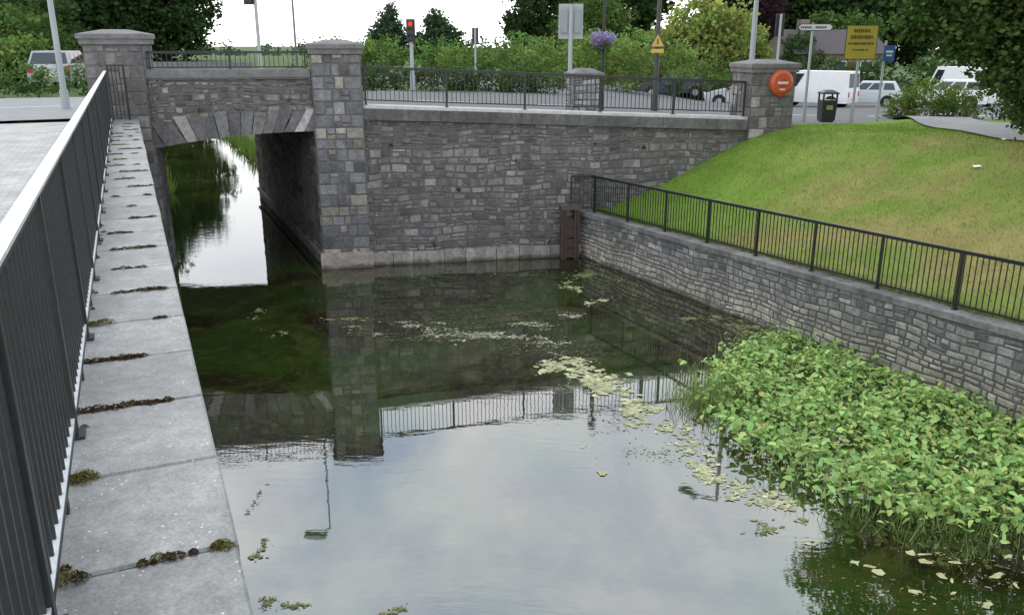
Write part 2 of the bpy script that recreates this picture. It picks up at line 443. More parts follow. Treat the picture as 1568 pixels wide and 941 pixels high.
fence('metal_railing',pq(.05,.10,4.93),pq(3.7,.10,4.93),.42,[.05,1.85,3.6],.11,.014,.035,.04,.025,gap=.05)
def qz(l): return 1.22+.018*l
fence('metal_railing',A0+T*.25-QN*.2+UP*qz(0),A0+T*24-QN*.2+UP*qz(24),.98,[.15+1.5*i for i in range(16)],.098,.014,.042,.05,.02,gap=.1)
fence('metal_railing',A0-W*.3+FN*.12+UP*1.22,A0+T*.25-QN*.2+UP*1.22,.98,[.02],.1,.014,.04,.045,.02,gap=.1)

# --- quay wall
def colq(u,z,c,R):
    f=clamp((.85-z)/.5,0,1)*.9; k=R.uniform(.72,1.15)
    p=(.42*k,.385*k,.315*k); return [c[i]*(1-f)+p[i]*f for i in range(3)]
mb=MB()
stones(mb,A0,T,QN,25,lambda u:-.5,lambda u:qz(u)-.10,pal=[(.25,.245,.24),(.30,.29,.275),(.2,.195,.195),(.32,.31,.28),(.17,.167,.165)],seed=71,ch=(.085,.15),ln=(.13,.32),colf=colq,proud=.035,split=.12,gap=.007,jit=.012)
R=random.Random(3); u=0
while u<25:
    l=R.uniform(.55,.95); k=R.uniform(.8,1.15)
    a=A0+T*(u+.004)-QN*.18; b=A0+T*(u+l-.004)-QN*.18
    mb.beam(a+UP*(qz(u)-.055),b+UP*(qz(u+l)-.055),.46,.11,0,(.19*k,.187*k,.18*k)); u+=l
mb.obj('quay_wall',[M_stone,M_mortar,M_cap])

# --- stop-log frame in the corner
mb=MB(); c0=A0-W*.35+FN*.30; rc=(.09,.06,.045)
for d in(-.17,.17):
    mb.box(c0+W*d+UP*.62,.07,.09,.72,W,FN,UP,0,rc,ch=.01); mb.box(c0+W*d+FN*.1+UP*.6,.02,.03,.7,W,FN,UP,0,(.05,.04,.035))
mb.box(c0+UP*1.38,.27,.12,.05,W,FN,UP,0,(.1,.075,.06)); 
for z in(.15,.42,.7,.95): mb.box(c0+UP*z,.11,.04,.12,W,FN,UP,0,(.07,.05,.04))
mb.cyl(c0+UP*1.42,c0+UP*1.55,.03,.03,8,0,rc)
mb.obj('sluice_stop_frame',[M_anyr])

# ------------------------------------------------------------ ground
def strip_grid(name,ps,qs,zf,colf,mats,skip=None,fr=pq):
    V=[];C=[];F=[]
    for q in qs:
        for p in ps:
            v=fr(p,q); v.z=zf(v.x,v.y,p,q); V.append(v); C.append(colf(p,q,v))
    n=len(ps)
    for j in range(len(qs)-1):
        for i in range(n-1):
            if skip and skip((ps[i]+ps[i+1])/2,(qs[j]+qs[j+1])/2): continue
            F.append((j*n+i,j*n+i+1,(j+1)*n+i+1,(j+1)*n+i))
    return arr_mesh(name,np.array([tuple(v) for v in V]),np.array(F),np.array(C),mats)
M_ground=pmat('ground_cover',attr=True,rough=.95,ns=1.3,var=.25,ns2=25,var2=.3,bump=.5,bs=40)
asp=(.13,.13,.13); gcol=(.06,.10,.025)
strip_grid('road',[-400,-150,-60,-30,-15,-8,-4,-1.3,0,2,4,6,9,12,14,15,16.5,18,20,24,30,40,60,100,200,400],[.3,1.2,2.3,4,6,8,10,11.5],
   lambda x,y,p,q:gfun(x,y)-.02,lambda p,q,v:asp if p>-1 else (.24,.24,.24),[M_asph])
def farz(x,y,p,q):
    z=gfun(x,y)-.02
    if q>11.6:
        if p<=0 and p>-7: z=.12+(z-.12)*sst(-p,-.2,6)
        if p>=5 and p<11: z=.12+(z-.12)*sst(p,5.5,11)
    return z
strip_grid('ground',[-400,-200,-100,-50,-25,-12,-7,-5,-3,-1.5,-.3,5.3,6.5,8,9.5,11,13,16,20,25,32,45,70,110,200,400],
   [11.5,11.7,15,20,25,30,38,46,55,66,80,83,86,110,160,300,800],
   lambda x,y,p,q: farz(x,y,p,q) if q<81 else gfun(x,y), lambda p,q,v: (asp if (p>12.5 and q<34) else gcol),[M_ground],
   skip=lambda p,q:(-.3<p<5.3 and q<80))
strip_grid('road_verge',[-300,-100,-40,-15,-8,-4,-3.2],[-60,-20,-5,0,6,12,18,24,24.5],lambda x,y,p,q:3.72,lambda p,q,v:(.34,.34,.34),[M_asph],fr=lambda p,q:sa(q,p))
M_pave,nt,out=newmat('paving')
b=nt.nodes.new('ShaderNodeBsdfPrincipled'); b.inputs['Roughness'].default_value=.8
tc=nt.nodes.new('ShaderNodeTexCoord'); mp=nt.nodes.new('ShaderNodeMapping'); mp.inputs['Rotation'].default_value=(0,0,math.radians(-23.75)); nt.links.new(tc.outputs['Object'],mp.inputs['Vector'])
bk=nt.nodes.new('ShaderNodeTexBrick'); bk.inputs['Scale'].default_value=1; bk.inputs['Brick Width'].default_value=.2; bk.inputs['Row Height'].default_value=.1; bk.inputs['Mortar Size'].default_value=.005
bk.inputs['Color1'].default_value=(.42,.41,.39,1); bk.inputs['Color2'].default_value=(.34,.335,.32,1); bk.inputs['Mortar'].default_value=(.2,.2,.19,1)
nt.links.new(mp.outputs[0],bk.inputs['Vector']); c=vscale(nt,bk.outputs['Color'],maprange(nt,noise(nt,2,5),.3,.7,.8,1.15)); nt.links.new(c,b.inputs['Base Color']); nt.links.new(b.outputs[0],out.inputs[0])
mb=MB(); mb.box(sa(1.5,-1.75,3.80),20.3,1.28,.04,D,N,UP,0); mb.box(sa(1.5,-3.10,3.78),20.3,.07,.055,D,N,UP,1)
for i in range(20):
    p0=-1+i*.9; a=pq(p0,1.1,0); b2=pq(p0+.9,1.1,0)
    a.z=gfun(a.x,a.y)+.05; b2.z=gfun(b2.x,b2.y)+.05
    mb.beam(a,b2,1.4,.1,0)
    a=pq(p0,1.9,0); b2=pq(p0+.9,1.9,0); a.z=gfun(a.x,a.y)+.055; b2.z=gfun(b2.x,b2.y)+.055; mb.beam(a,b2,.14,.12,1)
mb.obj('pavement',[M_pave,M_kerb])
mb=MB()
for p in range(-8,40,4):
    a=pq(p,6,0);b2=pq(p+2,6,0);a.z=gfun(a.x,a.y)-.012;b2.z=gfun(b2.x,b2.y)-.012
    s=D*.06; mb.add([a-s,b2-s,b2+s,a+s],[(0,1,2,3)])
mb.obj('road_markings',[M_white])
mb=MB(); mb.add([(-900,-300,-.6),(900,-300,-.6),(900,900,-.6),(-900,900,-.6)],[(0,1,2,3)],0,(.04,.045,.02)); mb.obj('canal_bed',[M_anyr])

# lawn
M_lawn,nt,out=newmat('lawn_grass')
b=nt.nodes.new('ShaderNodeBsdfPrincipled'); b.inputs['Roughness'].default_value=.9; b.inputs['Specular IOR Level'].default_value=.1
at=nt.nodes.new('ShaderNodeAttribute'); at.attribute_name='Col'
c=vscale(nt,at.outputs['Color'],maprange(nt,noise(nt,60,6,.75),.3,.7,.6,1.35))
c=vscale(nt,c,maprange(nt,noise(nt,1.2,4),.3,.7,.82,1.15)); nt.links.new(c,b.inputs['Base Color'])
bp=nt.nodes.new('ShaderNodeBump'); bp.inputs['Strength'].default_value=.7; bp.inputs['Distance'].default_value=.04
nt.links.new(noise(nt,50,6,.7),bp.inputs['Height']); nt.links.new(bp.outputs[0],b.inputs['Normal']); nt.links.new(b.outputs[0],out.inputs[0])
def vn(x,y):
    return math.sin(x*1.1+1.7*math.sin(y*.9))*math.sin(y*1.3+1.2*math.sin(x*.7))
def lawncol(x,y):
    v=Vector((x,y,0))-A0; e=-v.dot(QN); l=v.dot(T)
    dry=clamp(.3+.35*vn(x*1.2,y*1.2)+.25*vn(x*3+2,y*2.7),0,1)*sst(l,1.5,7)*(1-.7*sst(e,5.0,7.5))*1.4
    dry=clamp(dry+sst(l,5,10)*.30,0,.9)
    g=(.155,.25,.040); d=(.29,.245,.095)
    return tuple(g[i]*(1-dry)+d[i]*dry for i in range(3))
ms=list(np.arange(.25,17,.3))+[18,22,28,36,50,80,140]; ls=[-.6,-.3]+list(np.arange(0,22,.3))+[24,28,34,45,70]
strip_grid('lawn',ms,ls,lambda x,y,p,q:hlawn(x,y),lambda p,q,v:lawncol(v.x,v.y),[M_lawn],fr=lambda m,l:A0+W*m+T*l)
n=68000; nf=8000
mm_=rng.uniform(.35,10,n); ll=rng.uniform(0,15,n)
ll[:nf]=rng.uniform(.1,16,nf); mm_[:nf]=.30+np.abs(rng.normal(size=nf))*.10+.03*np.sin(ll[:nf]*5)
B=[];Cc=[]
for m_,l_ in zip(mm_,ll):
    v=A0+W*m_+T*l_; B.append((v.x,v.y,hlawn(v.x,v.y))); Cc.append(lawncol(v.x,v.y))
B=np.array(B);Cc=np.array(Cc)*rng.uniform(.6,1.6,n)[:,None]
th=rng.random(n)*6.283; dx=np.stack([np.cos(th),np.sin(th),0*th],1); hh=rng.uniform(.025,.07,n)[:,None]; hh[:nf]*=rng.uniform(1,3.2,(nf,1))
lean=np.stack([rng.normal(size=n)*.02,rng.normal(size=n)*.02,0*th],1)
V=np.stack([B-dx*.006,B+dx*.006,B+lean+np.array([0,0,1])*hh],1).reshape(-1,3)
arr_mesh('grass',V,np.arange(3*n).reshape(n,3),np.repeat(Cc,3,axis=0),[M_grassb])
# path over the lawn
pk=[(13.9,30.0),(12.9,27),(12.3,24),(12.1,21),(12.4,18),(13.4,14),(15.2,9),(18,3)]
V=[];F=[]; cnt=0
for i in range(len(pk)-1):
    for t in np.linspace(0,1,12,endpoint=False):
        x=pk[i][0]*(1-t)+pk[i+1][0]*t; y=pk[i][1]*(1-t)+pk[i+1][1]*t
        for off in np.linspace(-1.0,1.0,9): V.append((x+off,y,hlawn(x+off,y)+.045))
        cnt+=1
for i in range(cnt-1):
    for k in range(8): F.append((i*9+k,i*9+k+1,i*9+k+10,i*9+k+9))
arr_mesh('footpath',np.array(V),np.array(F),np.tile(np.array([[.24,.235,.23]]),(len(V),1)),[M_asph])

# ------------------------------------------------------------ water
M_water,nt,out=newmat('canal_water')
df=nt.nodes.new('ShaderNodeBsdfDiffuse'); gl=nt.nodes.new('ShaderNodeBsdfGlossy'); gl.inputs['Roughness'].default_value=.012
fr=nt.nodes.new('ShaderNodeFresnel'); fr.inputs['IOR'].default_value=1.33
w1=maprange(nt,noise(nt,.42,5,.6,None,.6),.42,.62,0,1); w2=maprange(nt,noise(nt,3.5,7,.75,None,1),.50,.66,0,.8)
w3=maprange(nt,noise(nt,.9,7,.7,None,1.5),.5,.66,0,.9)
c=mixc(nt,w1,(.012,.011,.004),(.020,.045,.006)); c=mixc(nt,w3,c,(.05,.055,.014)); c=mixc(nt,w2,c,(.055,.048,.016)); nt.links.new(c,df.inputs['Color'])
fac=maprange(nt,fr.outputs[0],0,1,.27,1)
mx=nt.nodes.new('ShaderNodeMixShader'); nt.links.new(fac,mx.inputs[0]); nt.links.new(df.outputs[0],mx.inputs[1]); nt.links.new(gl.outputs[0],mx.inputs[2])
tc=nt.nodes.new('ShaderNodeTexCoord'); mp=nt.nodes.new('ShaderNodeMapping'); mp.inputs['Rotation'].default_value=(0,0,.35); mp.inputs['Scale'].default_value=(.7,2.2,1)
nt.links.new(tc.outputs['Object'],mp.inputs['Vector'])
bp=nt.nodes.new('ShaderNodeBump'); bp.inputs['Distance'].default_value=.006
st=maprange(nt,noise(nt,.25,3,.5),.42,.6,.06,.32); nt.links.new(st,bp.inputs['Strength'])
nt.links.new(noise(nt,3.2,3,.5,mp.outputs[0]),bp.inputs['Height'])
for nn in(gl,fr): nt.links.new(bp.outputs[0],nn.inputs['Normal'])
nt.links.new(mx.outputs[0],out.inputs[0])
mb=MB(); mb.add([(-120,-40,0),(40,-40,0),(40,22.9,0),(-4,22,0),(20,140,0),(-120,140,0)],[(0,1,2,3),(0,3,4,5)]); mb.obj('canal_water',[M_water])

# ------------------------------------------------------------ aquatic plants
poly=[(3.15,12.6),(3.5,13.9),(4.2,14.7),(5.0,15.5),(5.75,15.6),(10.6,6.4),(8.2,7.9),(6.9,8.5),(6.0,8.75),(5.1,8.7),(4.4,9.1),(3.7,9.9),(3.2,11.0)]
def inpoly(x,y):
    r=np.zeros(len(x),bool); j=len(poly)-1
    for i in range(len(poly)):
        xi,yi=poly[i];xj,yj=poly[j]
        c=((yi>y)!=(yj>y))&(x<(xj-xi)*(y-yi)/(yj-yi)+xi); r^=c; j=i
    return r
n0=46000
x=rng.uniform(2.7,10.8,n0);y=rng.uniform(6,16,n0)
xj=x+rng.normal(size=n0)*.20; yj=y+rng.normal(size=n0)*.20
k=inpoly(xj,yj); x=x[k];y=y[k]; n=len(x)
dens=np.sin(x*3.1+np.sin(y*2.3))*np.sin(y*2.7+1.3*np.sin(x*1.9))
k=rng.random(n)<.70+.30*dens; x=x[k];y=y[k];dens=dens[k];n=len(x)
hgt=np.clip(np.abs(.17+.09*dens+rng.normal(size=n)*.09),.02,.55)
C=np.stack([x,y,hgt],1)
th=rng.random(n)*6.283; el=rng.normal(size=n)*.5+.2
a=np.stack([np.cos(th)*np.cos(el),np.sin(th)*np.cos(el),np.sin(el)],1)
upv=unit(np.stack([rng.normal(size=n)*.45,rng.normal(size=n)*.45,np.ones(n)],1))
b=unit(np.cross(a,upv)); nn=np.cross(b,a)
S=(rng.uniform(.055,.15,n))[:,None]; Wd=S*rng.uniform(.20,.38,n)[:,None]
P=[C-a*S*.5, C-a*S*.25+b*Wd+nn*S*.10, C+a*S*.15+b*Wd*.8+nn*S*.08, C+a*S*.55-nn*S*.08, C+a*S*.15-b*Wd*.8+nn*S*.08, C-a*S*.25-b*Wd+nn*S*.10]
V=np.stack(P,1).reshape(-1,3); base=np.arange(n)[:,None]*6
F=np.concatenate([base+np.array([[0,1,2,3]]),base+np.array([[0,3,4,5]])])
col=np.array([.37,.53,.16])[None]*rng.uniform(.6,1.25,n)[:,None]
col[:,0]*=rng.uniform(.75,1.2,n)
yel=rng.random(n)<.02; col[yel]=np.array([.6,.56,.2])*rng.uniform(.7,1.1,yel.sum())[:,None]
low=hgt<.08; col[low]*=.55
ns=n//3; idx=rng.choice(n,ns,replace=False); tt=rng.random(ns)*6.283
dx=np.stack([np.cos(tt),np.sin(tt),0*tt],1)*.004; foot=C[idx]*np.array([1,1,0])+np.stack([rng.normal(size=ns)*.04,rng.normal(size=ns)*.04,0*tt-.02],1)
SV=np.stack([foot-dx,foot+dx,C[idx]+dx,C[idx]-dx],1).reshape(-1,3); SF=np.arange(4*ns).reshape(ns,4)+len(V)
nb=1300; ei=rng.integers(0,len(poly),nb); pe=np.array(poly)[ei]; w_=(rng.random(nb)<.5); pe[w_]=[3.15,12.6]
bx=pe+rng.normal(size=(nb,2))*.28; tt=rng.random(nb)*6.283; dx=np.stack([np.cos(tt),np.sin(tt),0*tt],1)*.005
f0=np.stack([bx[:,0],bx[:,1],0*tt],1); hh=rng.uniform(.12,.5,nb); tip=f0+np.stack([rng.normal(size=nb)*.12,rng.normal(size=nb)*.12,hh],1)
BV=np.stack([f0-dx,f0+dx,tip+dx*.2,tip-dx*.2],1).reshape(-1,3); BF=np.arange(4*nb).reshape(nb,4)+len(V)+len(SV)
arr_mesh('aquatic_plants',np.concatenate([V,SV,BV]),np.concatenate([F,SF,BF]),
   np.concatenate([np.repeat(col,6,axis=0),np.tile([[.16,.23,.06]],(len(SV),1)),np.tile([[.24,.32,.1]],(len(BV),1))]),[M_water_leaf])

# floating scum
V=[];F=[];C=[]
def pad(x,y,r,col):
    z=random.uniform(.003,.012); b=len(V); k=9; ex=random.uniform(.25,.85); er=random.gauss(.1,.7)
    for i in range(k):
        t=2*math.pi*i/k; rr=r*random.uniform(.4,1.25); px=rr*math.cos(t); py=rr*math.sin(t)*ex
        V.append((x+px*math.cos(er)-py*math.sin(er),y+px*math.sin(er)+py*math.cos(er),z)); C.append(col)
    F.append(tuple(range(b,b+k)))
def cluster(cx,cy,rx,ry,n,smin,smax,base,ang=0,mul=3.4):
    subs=[(random.gauss(0,rx*.45),random.gauss(0,ry*.45)) for _ in range(max(4,n//12))]
    for i in range(int(n*mul)):
        sx,sy=random.choice(subs); wd=.10 if random.random()<.6 else .24
        a=sx+random.gauss(0,rx*wd);b=sy+random.gauss(0,ry*wd)
        x=cx+a*math.cos(ang)-b*math.sin(ang);y=cy+a*math.sin(ang)+b*math.cos(ang)
        v=Vector((x,y,0))-A0
        if v.dot(QN)<.05: continue
        k=random.uniform(.5,1.25); pad(x,y,smin+(smax-smin)*random.random()**3.5,tuple(c*k for c in base))
yg=(.42,.42,.24); gy=(.30,.295,.20); ol=(.20,.21,.09); dkw=(.085,.08,.04)
for a in [(1.0,14.2,.6,.45,170,.012,.10,yg),(1.5,13.3,.5,.6,240,.012,.11,yg),(1.95,12.4,.4,.6,150,.012,.09,yg),(2.5,11.3,.3,.8,110,.01,.07,yg),
  (2.75,10.1,.4,.4,120,.012,.08,yg),(3.2,9.5,.5,.3,90,.012,.08,yg),(3.1,9.0,.4,.3,25,.01,.07,ol),
  (1.4,12.2,1.0,.9,60,.008,.035,gy),(2.0,10.6,.8,.9,50,.008,.035,gy),
  (-2.0,16.3,.9,.4,130,.01,.06,gy),(-.6,15.9,1.2,.4,220,.01,.065,gy),(-3.5,17.0,.6,.25,70,.01,.06,ol),(.3,16.5,.9,.4,90,.01,.05,gy),(-.9,17.2,1.6,.6,110,.01,.05,dkw),
  (-1.2,16.0,1.8,.7,160,.01,.06,dkw),(.4,15.4,1.1,.6,110,.01,.06,dkw),(1.2,14.6,.9,.6,60,.01,.06,dkw),(2.2,19.6,.9,.9,90,.01,.06,dkw),
  (1.8,20.4,.6,.6,110,.01,.08,ol),(1.5,19.2,.4,.5,60,.01,.07,yg),(1.9,18.1,.5,.3,40,.01,.07,yg),(4.1,17.0,.5,.4,80,.01,.07,ol),(1.45,17.1,.3,.4,50,.01,.06,gy),
  (4.9,16.3,.4,.4,100,.01,.07,ol),(5.2,15.9,.4,.3,120,.01,.07,ol),(.6,15.2,.9,.5,60,.01,.05,gy),(0,20.6,2.4,.5,70,.008,.035,gy),(-1,18.8,2.6,1.2,90,.008,.03,ol),(-.5,21.2,2.6,.25,60,.008,.03,gy),
  (-2.85,8.5,.18,.3,22,.01,.045,ol),(-2.35,7.4,.3,.15,40,.01,.045,ol),(-1.3,7.3,.2,.12,20,.01,.045,ol),(-3.2,9.4,.1,.5,12,.01,.04,ol),
  (-5.4,17.4,.3,.5,30,.01,.06,ol),(-4.6,16.2,.3,.3,15,.01,.05,ol)]:
    cluster(*a)
for (x,y) in [(3.95,8.1),(4.1,7.7),(4.5,8.3),(4.45,7.6),(5.1,8.2),(5.25,8.0),(5.6,8.3),(4.9,7.5),(5.5,7.5),(5.9,7.9),(6.0,7.4),(3.2,8.9),(3.5,8.6),(1.2,10.3),(.9,10.9),(5.3,7.2),(4.7,7.9)]:
    for _ in range(random.choice((1,1,2,3))): k=random.uniform(.8,1.1); pad(x+random.gauss(0,.1),y+random.gauss(0,.1),random.uniform(.05,.10),(.40*k,.40*k,.2*k))
cluster(4.6,7.9,1.6,.9,110,.008,.03,ol)
me=bpy.data.meshes.new('floating_pondweed'); me.from_pydata(V,[],F); me.materials.append(M_anyr)
at=me.color_attributes.new(name='Col',type='FLOAT_COLOR',domain='POINT'); at.data.foreach_set('color',np.array([(*c,1) for c in C],dtype=np.float32).ravel())
ob=bpy.data.objects.new('floating_pondweed',me); scene.collection.objects.link(ob)

# ------------------------------------------------------------ trees
def crown_pts(lobes,nclump,per,spread,wp=.67):
    w=np.array([l[1][0]*l[1][1]*l[1][2] for l in lobes])**wp; w/=w.sum()
    ids=rng.choice(len(lobes),nclump,p=w)
    c=np.array([l[0] for l in lobes])[ids]; r=np.array([l[1] for l in lobes])[ids]
    d=unit(rng.normal(size=(nclump,3))); rad=rng.uniform(.5,1.03,nclump)[:,None]
    cc=c+d*r*rad
    pts=np.repeat(cc,per,axis=0)+rng.normal(size=(nclump*per,3))*spread*np.array([1,1,.7])
    return cc,pts
def foliage(name,lobes,nclump,per,spread,size,col,trunk=None,var=.35,limbs=True,wp=.67):
    cc,pts=crown_pts(lobes,nclump,per,spread,wp)
    n=len(pts); V,F=leaf_quads(pts,rng.uniform(.6,1.3,n)*size,up=1)
    zmin=cc[:,2].min();zmax=cc[:,2].max()
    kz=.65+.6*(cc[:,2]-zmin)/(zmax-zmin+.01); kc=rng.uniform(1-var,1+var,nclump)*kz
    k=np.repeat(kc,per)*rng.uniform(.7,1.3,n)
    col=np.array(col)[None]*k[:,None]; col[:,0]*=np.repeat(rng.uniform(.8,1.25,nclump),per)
    CV=np.repeat(col,4,axis=0); mi=np.zeros(n,int)
    if trunk is not None:
        mb=MB(); (tx,ty,tz),tr,th=trunk
        segs=[(Vector((tx,ty,tz-.3)),tr*1.25),(Vector((tx,ty,tz+th*.3)),tr),(Vector((tx+.1,ty,tz+th*.65)),tr*.75),(Vector((tx,ty,tz+th)),tr*.4)]
        for i in range(3): mb.cyl(segs[i][0],segs[i+1][0],segs[i][1],segs[i+1][1],10,0,(1,1,1),False)
        if limbs:
            for l in lobes[:limbs if limbs is not True else 10]:
                st=Vector((tx,ty,tz+th*random.uniform(.45,.9))); e=Vector(l[0]); mid=(st+e)/2+Vector((0,0,.1*(e-st).length))
                mb.cyl(st,mid,tr*.4,tr*.22,7,0,(1,1,1),False); mb.cyl(mid,e,tr*.22,tr*.05,7,0,(1,1,1),False)
        TV=np.array([tuple(v) for v in mb.v]); TF=np.array(mb.f)+len(V)
        V=np.concatenate([V,TV]);F=np.concatenate([F,TF]);CV=np.concatenate([CV,np.ones((len(TV),3))]);mi=np.concatenate([mi,np.ones(len(TF),int)])
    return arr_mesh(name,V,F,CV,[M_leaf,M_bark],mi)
def tree(name,x,y,rad,top,col,nl=10,per=16,ncl=None,size=None,low=.12):
    zb=gfun(x,y) if y<60 else 2.5; H=top-zb
    lobes=[]
    for i in range(nl):
        a=random.random()*6.28; t=random.uniform(low+.12,.86); rr=rad*math.sin(math.pi*clamp((t-low*.5)/(1.08-low*.5),.1,.95))*.66
        lr=rad*random.uniform(.36,.58)
        lobes.append(((x+rr*math.cos(a),y+rr*math.sin(a),zb+H*t),(lr,lr,lr*.8)))
    lobes.append(((x,y,zb+H*.82),(rad*.5,rad*.5,H*.17))); lobes.append(((x,y,zb+H*.5),(rad*.85,rad*.85,H*.28))); lobes.append(((x,y,zb+H*.25),(rad*.8,rad*.8,H*.2)))
    return foliage(name,lobes,ncl or 520,per,rad*.085,size or rad*.095,col,((x,y,zb),rad*.06+.1,H*.7))
dk=(.045,.08,.027); md=(.075,.125,.035); lt=(.13,.21,.055); yl=(.21,.26,.07); pu=(.045,.027,.034)
tree('broadleaf_tree',-33,58,3.4,7.8,md); tree('broadleaf_tree',-38,72,4,9.5,dk,ncl=650); tree('broadleaf_tree',-26,44,2.6,6.2,lt,low=.02); tree('broadleaf_tree',-47,80,5,11,md,ncl=650)
tree('broadleaf_tree',-46,100,8.5,22,dk,nl=16,ncl=1500); tree('broadleaf_tree',-38.5,99,5.4,17,dk,nl=14,ncl=1100); tree('broadleaf_tree',-56,92,7,14,md,ncl=800)
def conifer(x,y,rad,top,col):
    zb=2.6; lobes=[]; n=9
    for i in range(n):
        t=i/(n-1); r=rad*(1-t**1.6*.8)*random.uniform(.85,1.1); lobes.append(((x+random.uniform(-.15,.15)*rad,y,zb+.6+(top-zb-1.0)*t),(r,r,(top-zb)/n*1.0)))
    foliage('conifer_tree',lobes,1100,14,rad*.07,rad*.09,col,((x,y,zb),.25,(top-zb)*.9),limbs=False)
conifer(-15.1,110,3.6,10.0,(.06,.10,.055)); conifer(-9.0,110,4.2,9.3,(.058,.095,.05))
tree('broadleaf_tree',2.9,85,4.0,15,dk,ncl=1000); tree('broadleaf_tree',10.6,92,5.6,17,dk,ncl=1200); tree('broadleaf_tree',6.5,75,3.4,9.4,md)
tree('broadleaf_tree',12.0,58,3.2,8.3,yl,low=.05,ncl=900); tree('copper_beech_tree',20.8,80,4.2,13.5,pu,ncl=900); tree('broadleaf_tree',15.9,62,2.2,7.6,yl,low=.05)
tree('broadleaf_tree',31,100,6.5,15,dk,ncl=1000); tree('broadleaf_tree',39,94,6.5,15,dk,ncl=1000); tree('broadleaf_tree',47,86,7,15,md,ncl=900); tree('broadleaf_tree',54,80,7,15,dk,ncl=800)
tree('broadleaf_tree',30.5,82,3.4,8.3,md); tree('broadleaf_tree',24.0,73,1.8,6.6,dk)
lob=[]
for i in range(90):
    x=-150+i*3.6; r=random.uniform(2,3.6); tz=random.uniform(5.0,7.6)+(1.4 if x>0 else 0)
    if -62<x<-15 : tz=min(tz,5.6)
    lob.append(((x,150+random.uniform(-8,8),tz-2.8),(r,r,3.3)))
foliage('distant_trees',lob,3400,10,.5,.6,(.065,.10,.05))
lob=[]
for i in range(44):
    x=20+i*1.1; lob.append(((x,66+random.uniform(-2,2)-.15*i,2.9+random.uniform(-.3,.5)),(1.2,1.2,random.uniform(1.1,1.7))))
foliage('hedge',lob,1500,12,.2,.24,(.055,.10,.03))
lob=[]
for i in range(70):
    x=random.uniform(-12,14); y=random.uniform(50,58); g=gfun(x,y); tz=g+random.uniform(1.3,2.3)+(.5 if x>0 else 0); lob.append(((x,y,(g+tz)/2),(random.uniform(.9,1.7),1.2,(tz-g)/2)))
foliage('hedge',lob,1700,14,.17,.20,(.10,.17,.045))
lob=[((x_,y_,z_),(r_,r_,r_*.9)) for x_,y_,z_,r_ in [(1.6,44,5.0,1.3),(3.4,45,5.3,1.5),(4.9,43,5.0,1.2),(6.5,46,5.2,1.4),(-3.2,48,4.6,1.0),(2.5,43,4.2,1.3),(5.6,44,4.2,1.4),(8.5,46,4.6,1.3)]]
foliage('shrubs',lob,650,16,.14,.15,(.15,.23,.06))
lob=[]
for i in range(40):
    p=5.6+i*.26; v=pq(p,13.2+random.uniform(-.4,.4)); z=gfun(v.x,v.y)+.35; lob.append(((v.x,v.y,z),(.6,.5,random.uniform(.45,.75))))
foliage('hedge',lob,800,14,.10,.11,(.06,.10,.03))
lob=[]
for i in range(24):
    p=-24+i*1.0; v=pq(p,14.5+random.uniform(-.5,.5)); z=gfun(v.x,v.y)+.5; lob.append(((v.x,v.y,z),(.8,.7,.7)))
foliage('hedge',lob,800,14,.12,.13,(.10,.17,.05))
foliage('shrub',[((13.4,28.2,3.7),(.9,.8,.75)),((14.3,28,3.6),(.8,.7,.65)),((12.7,28.4,3.5),(.55,.5,.55))],320,22,.09,.08,(.13,.20,.045))
foliage('shrub',[((15.6,26,3.9),(1.3,1,.9)),((17,25.5,3.9),(1.4,1,1))],300,22,.12,.10,(.05,.09,.025))
nb=5000; qq=rng.uniform(12.5,55,nb); pp=np.where(rng.random(nb)<.7, rng.uniform(-1.2,.9,nb)-0.012*qq, rng.uniform(4.9,5.7,nb))
f0=np.array([tuple(pq(a,b_,0)) for a,b_ in zip(pp,qq)]); tt=rng.random(nb)*6.283; dx=np.stack([np.cos(tt),np.sin(tt),0*tt],1)*.03
tip=f0+np.stack([rng.normal(size=nb)*.15,rng.normal(size=nb)*.15,rng.uniform(.25,.95,nb)],1)
V=np.stack([f0-dx,f0+dx,tip+dx*.2,tip-dx*.2],1).reshape(-1,3); k=rng.uniform(.6,1.4,nb)[:,None]
arr_mesh('reeds',V,np.arange(4*nb).reshape(nb,4),np.repeat(np.array([[.14,.21,.05]])*k,4,axis=0),[M_leaf])
# weeds rooted in the wall joints
lob=[]
for p_,z_ in [(5.6,3.1),(7.3,1.9),(8.8,2.6),(10.9,3.0),(6.6,.5),(9.7,.45),(4.1,.5),(12.3,2.9),(3.2,4.2),(1.1,4.0)]:
    v=pq(p_,0,z_)+FN*.06; lob.append(((v.x,v.y,v.z),(.05,.03,.06)))
foliage('wall_weeds',lob,40,14,.02,.035,(.07,.11,.03))

# overhanging tree on the right
lobes=[]
for (x_,y_,z_,r_) in [(9.0,18.6,6.3,.75),(9.9,18.8,5.9,.9),(10.7,18.8,5.3,.9),(11.5,18.8,4.8,.85),(12.4,19,4.4,.9),(14.2,19,4.4,1.2),(11.4,18.3,6.1,1.1),(10.2,18.2,7.1,1.1),(8.8,18.9,7.3,.9),(12.6,18.6,5.4,1.3),
    (14.5,20,10,3.2),(12,19,8.2,2.0),(10.2,19.2,8.2,1.5),(9.2,18.6,9.3,1.4),(11.5,18,10.5,2.2),(13,17.5,7.2,1.8),(15,18.5,6.4,2.2),(16,20,5.2,1.5),(8.7,20.0,8.4,1.0),(17,17,8,3),(12.5,16.5,9.5,2.0),(10.6,17.5,9.2,1.6),(9.0,19.2,10.6,1.2),(11.2,18.6,4.15,.5),(12.0,18.4,3.9,.5),(8.4,18.8,6.0,.35),(11.9,18.3,5.0,.8),(10.4,18.3,4.85,.4),(9.3,18.4,5.6,.4),(10.9,18.5,5.9,.9)]:
    lobes.append(((x_,y_,z_),(r_,r_,r_*.8)))
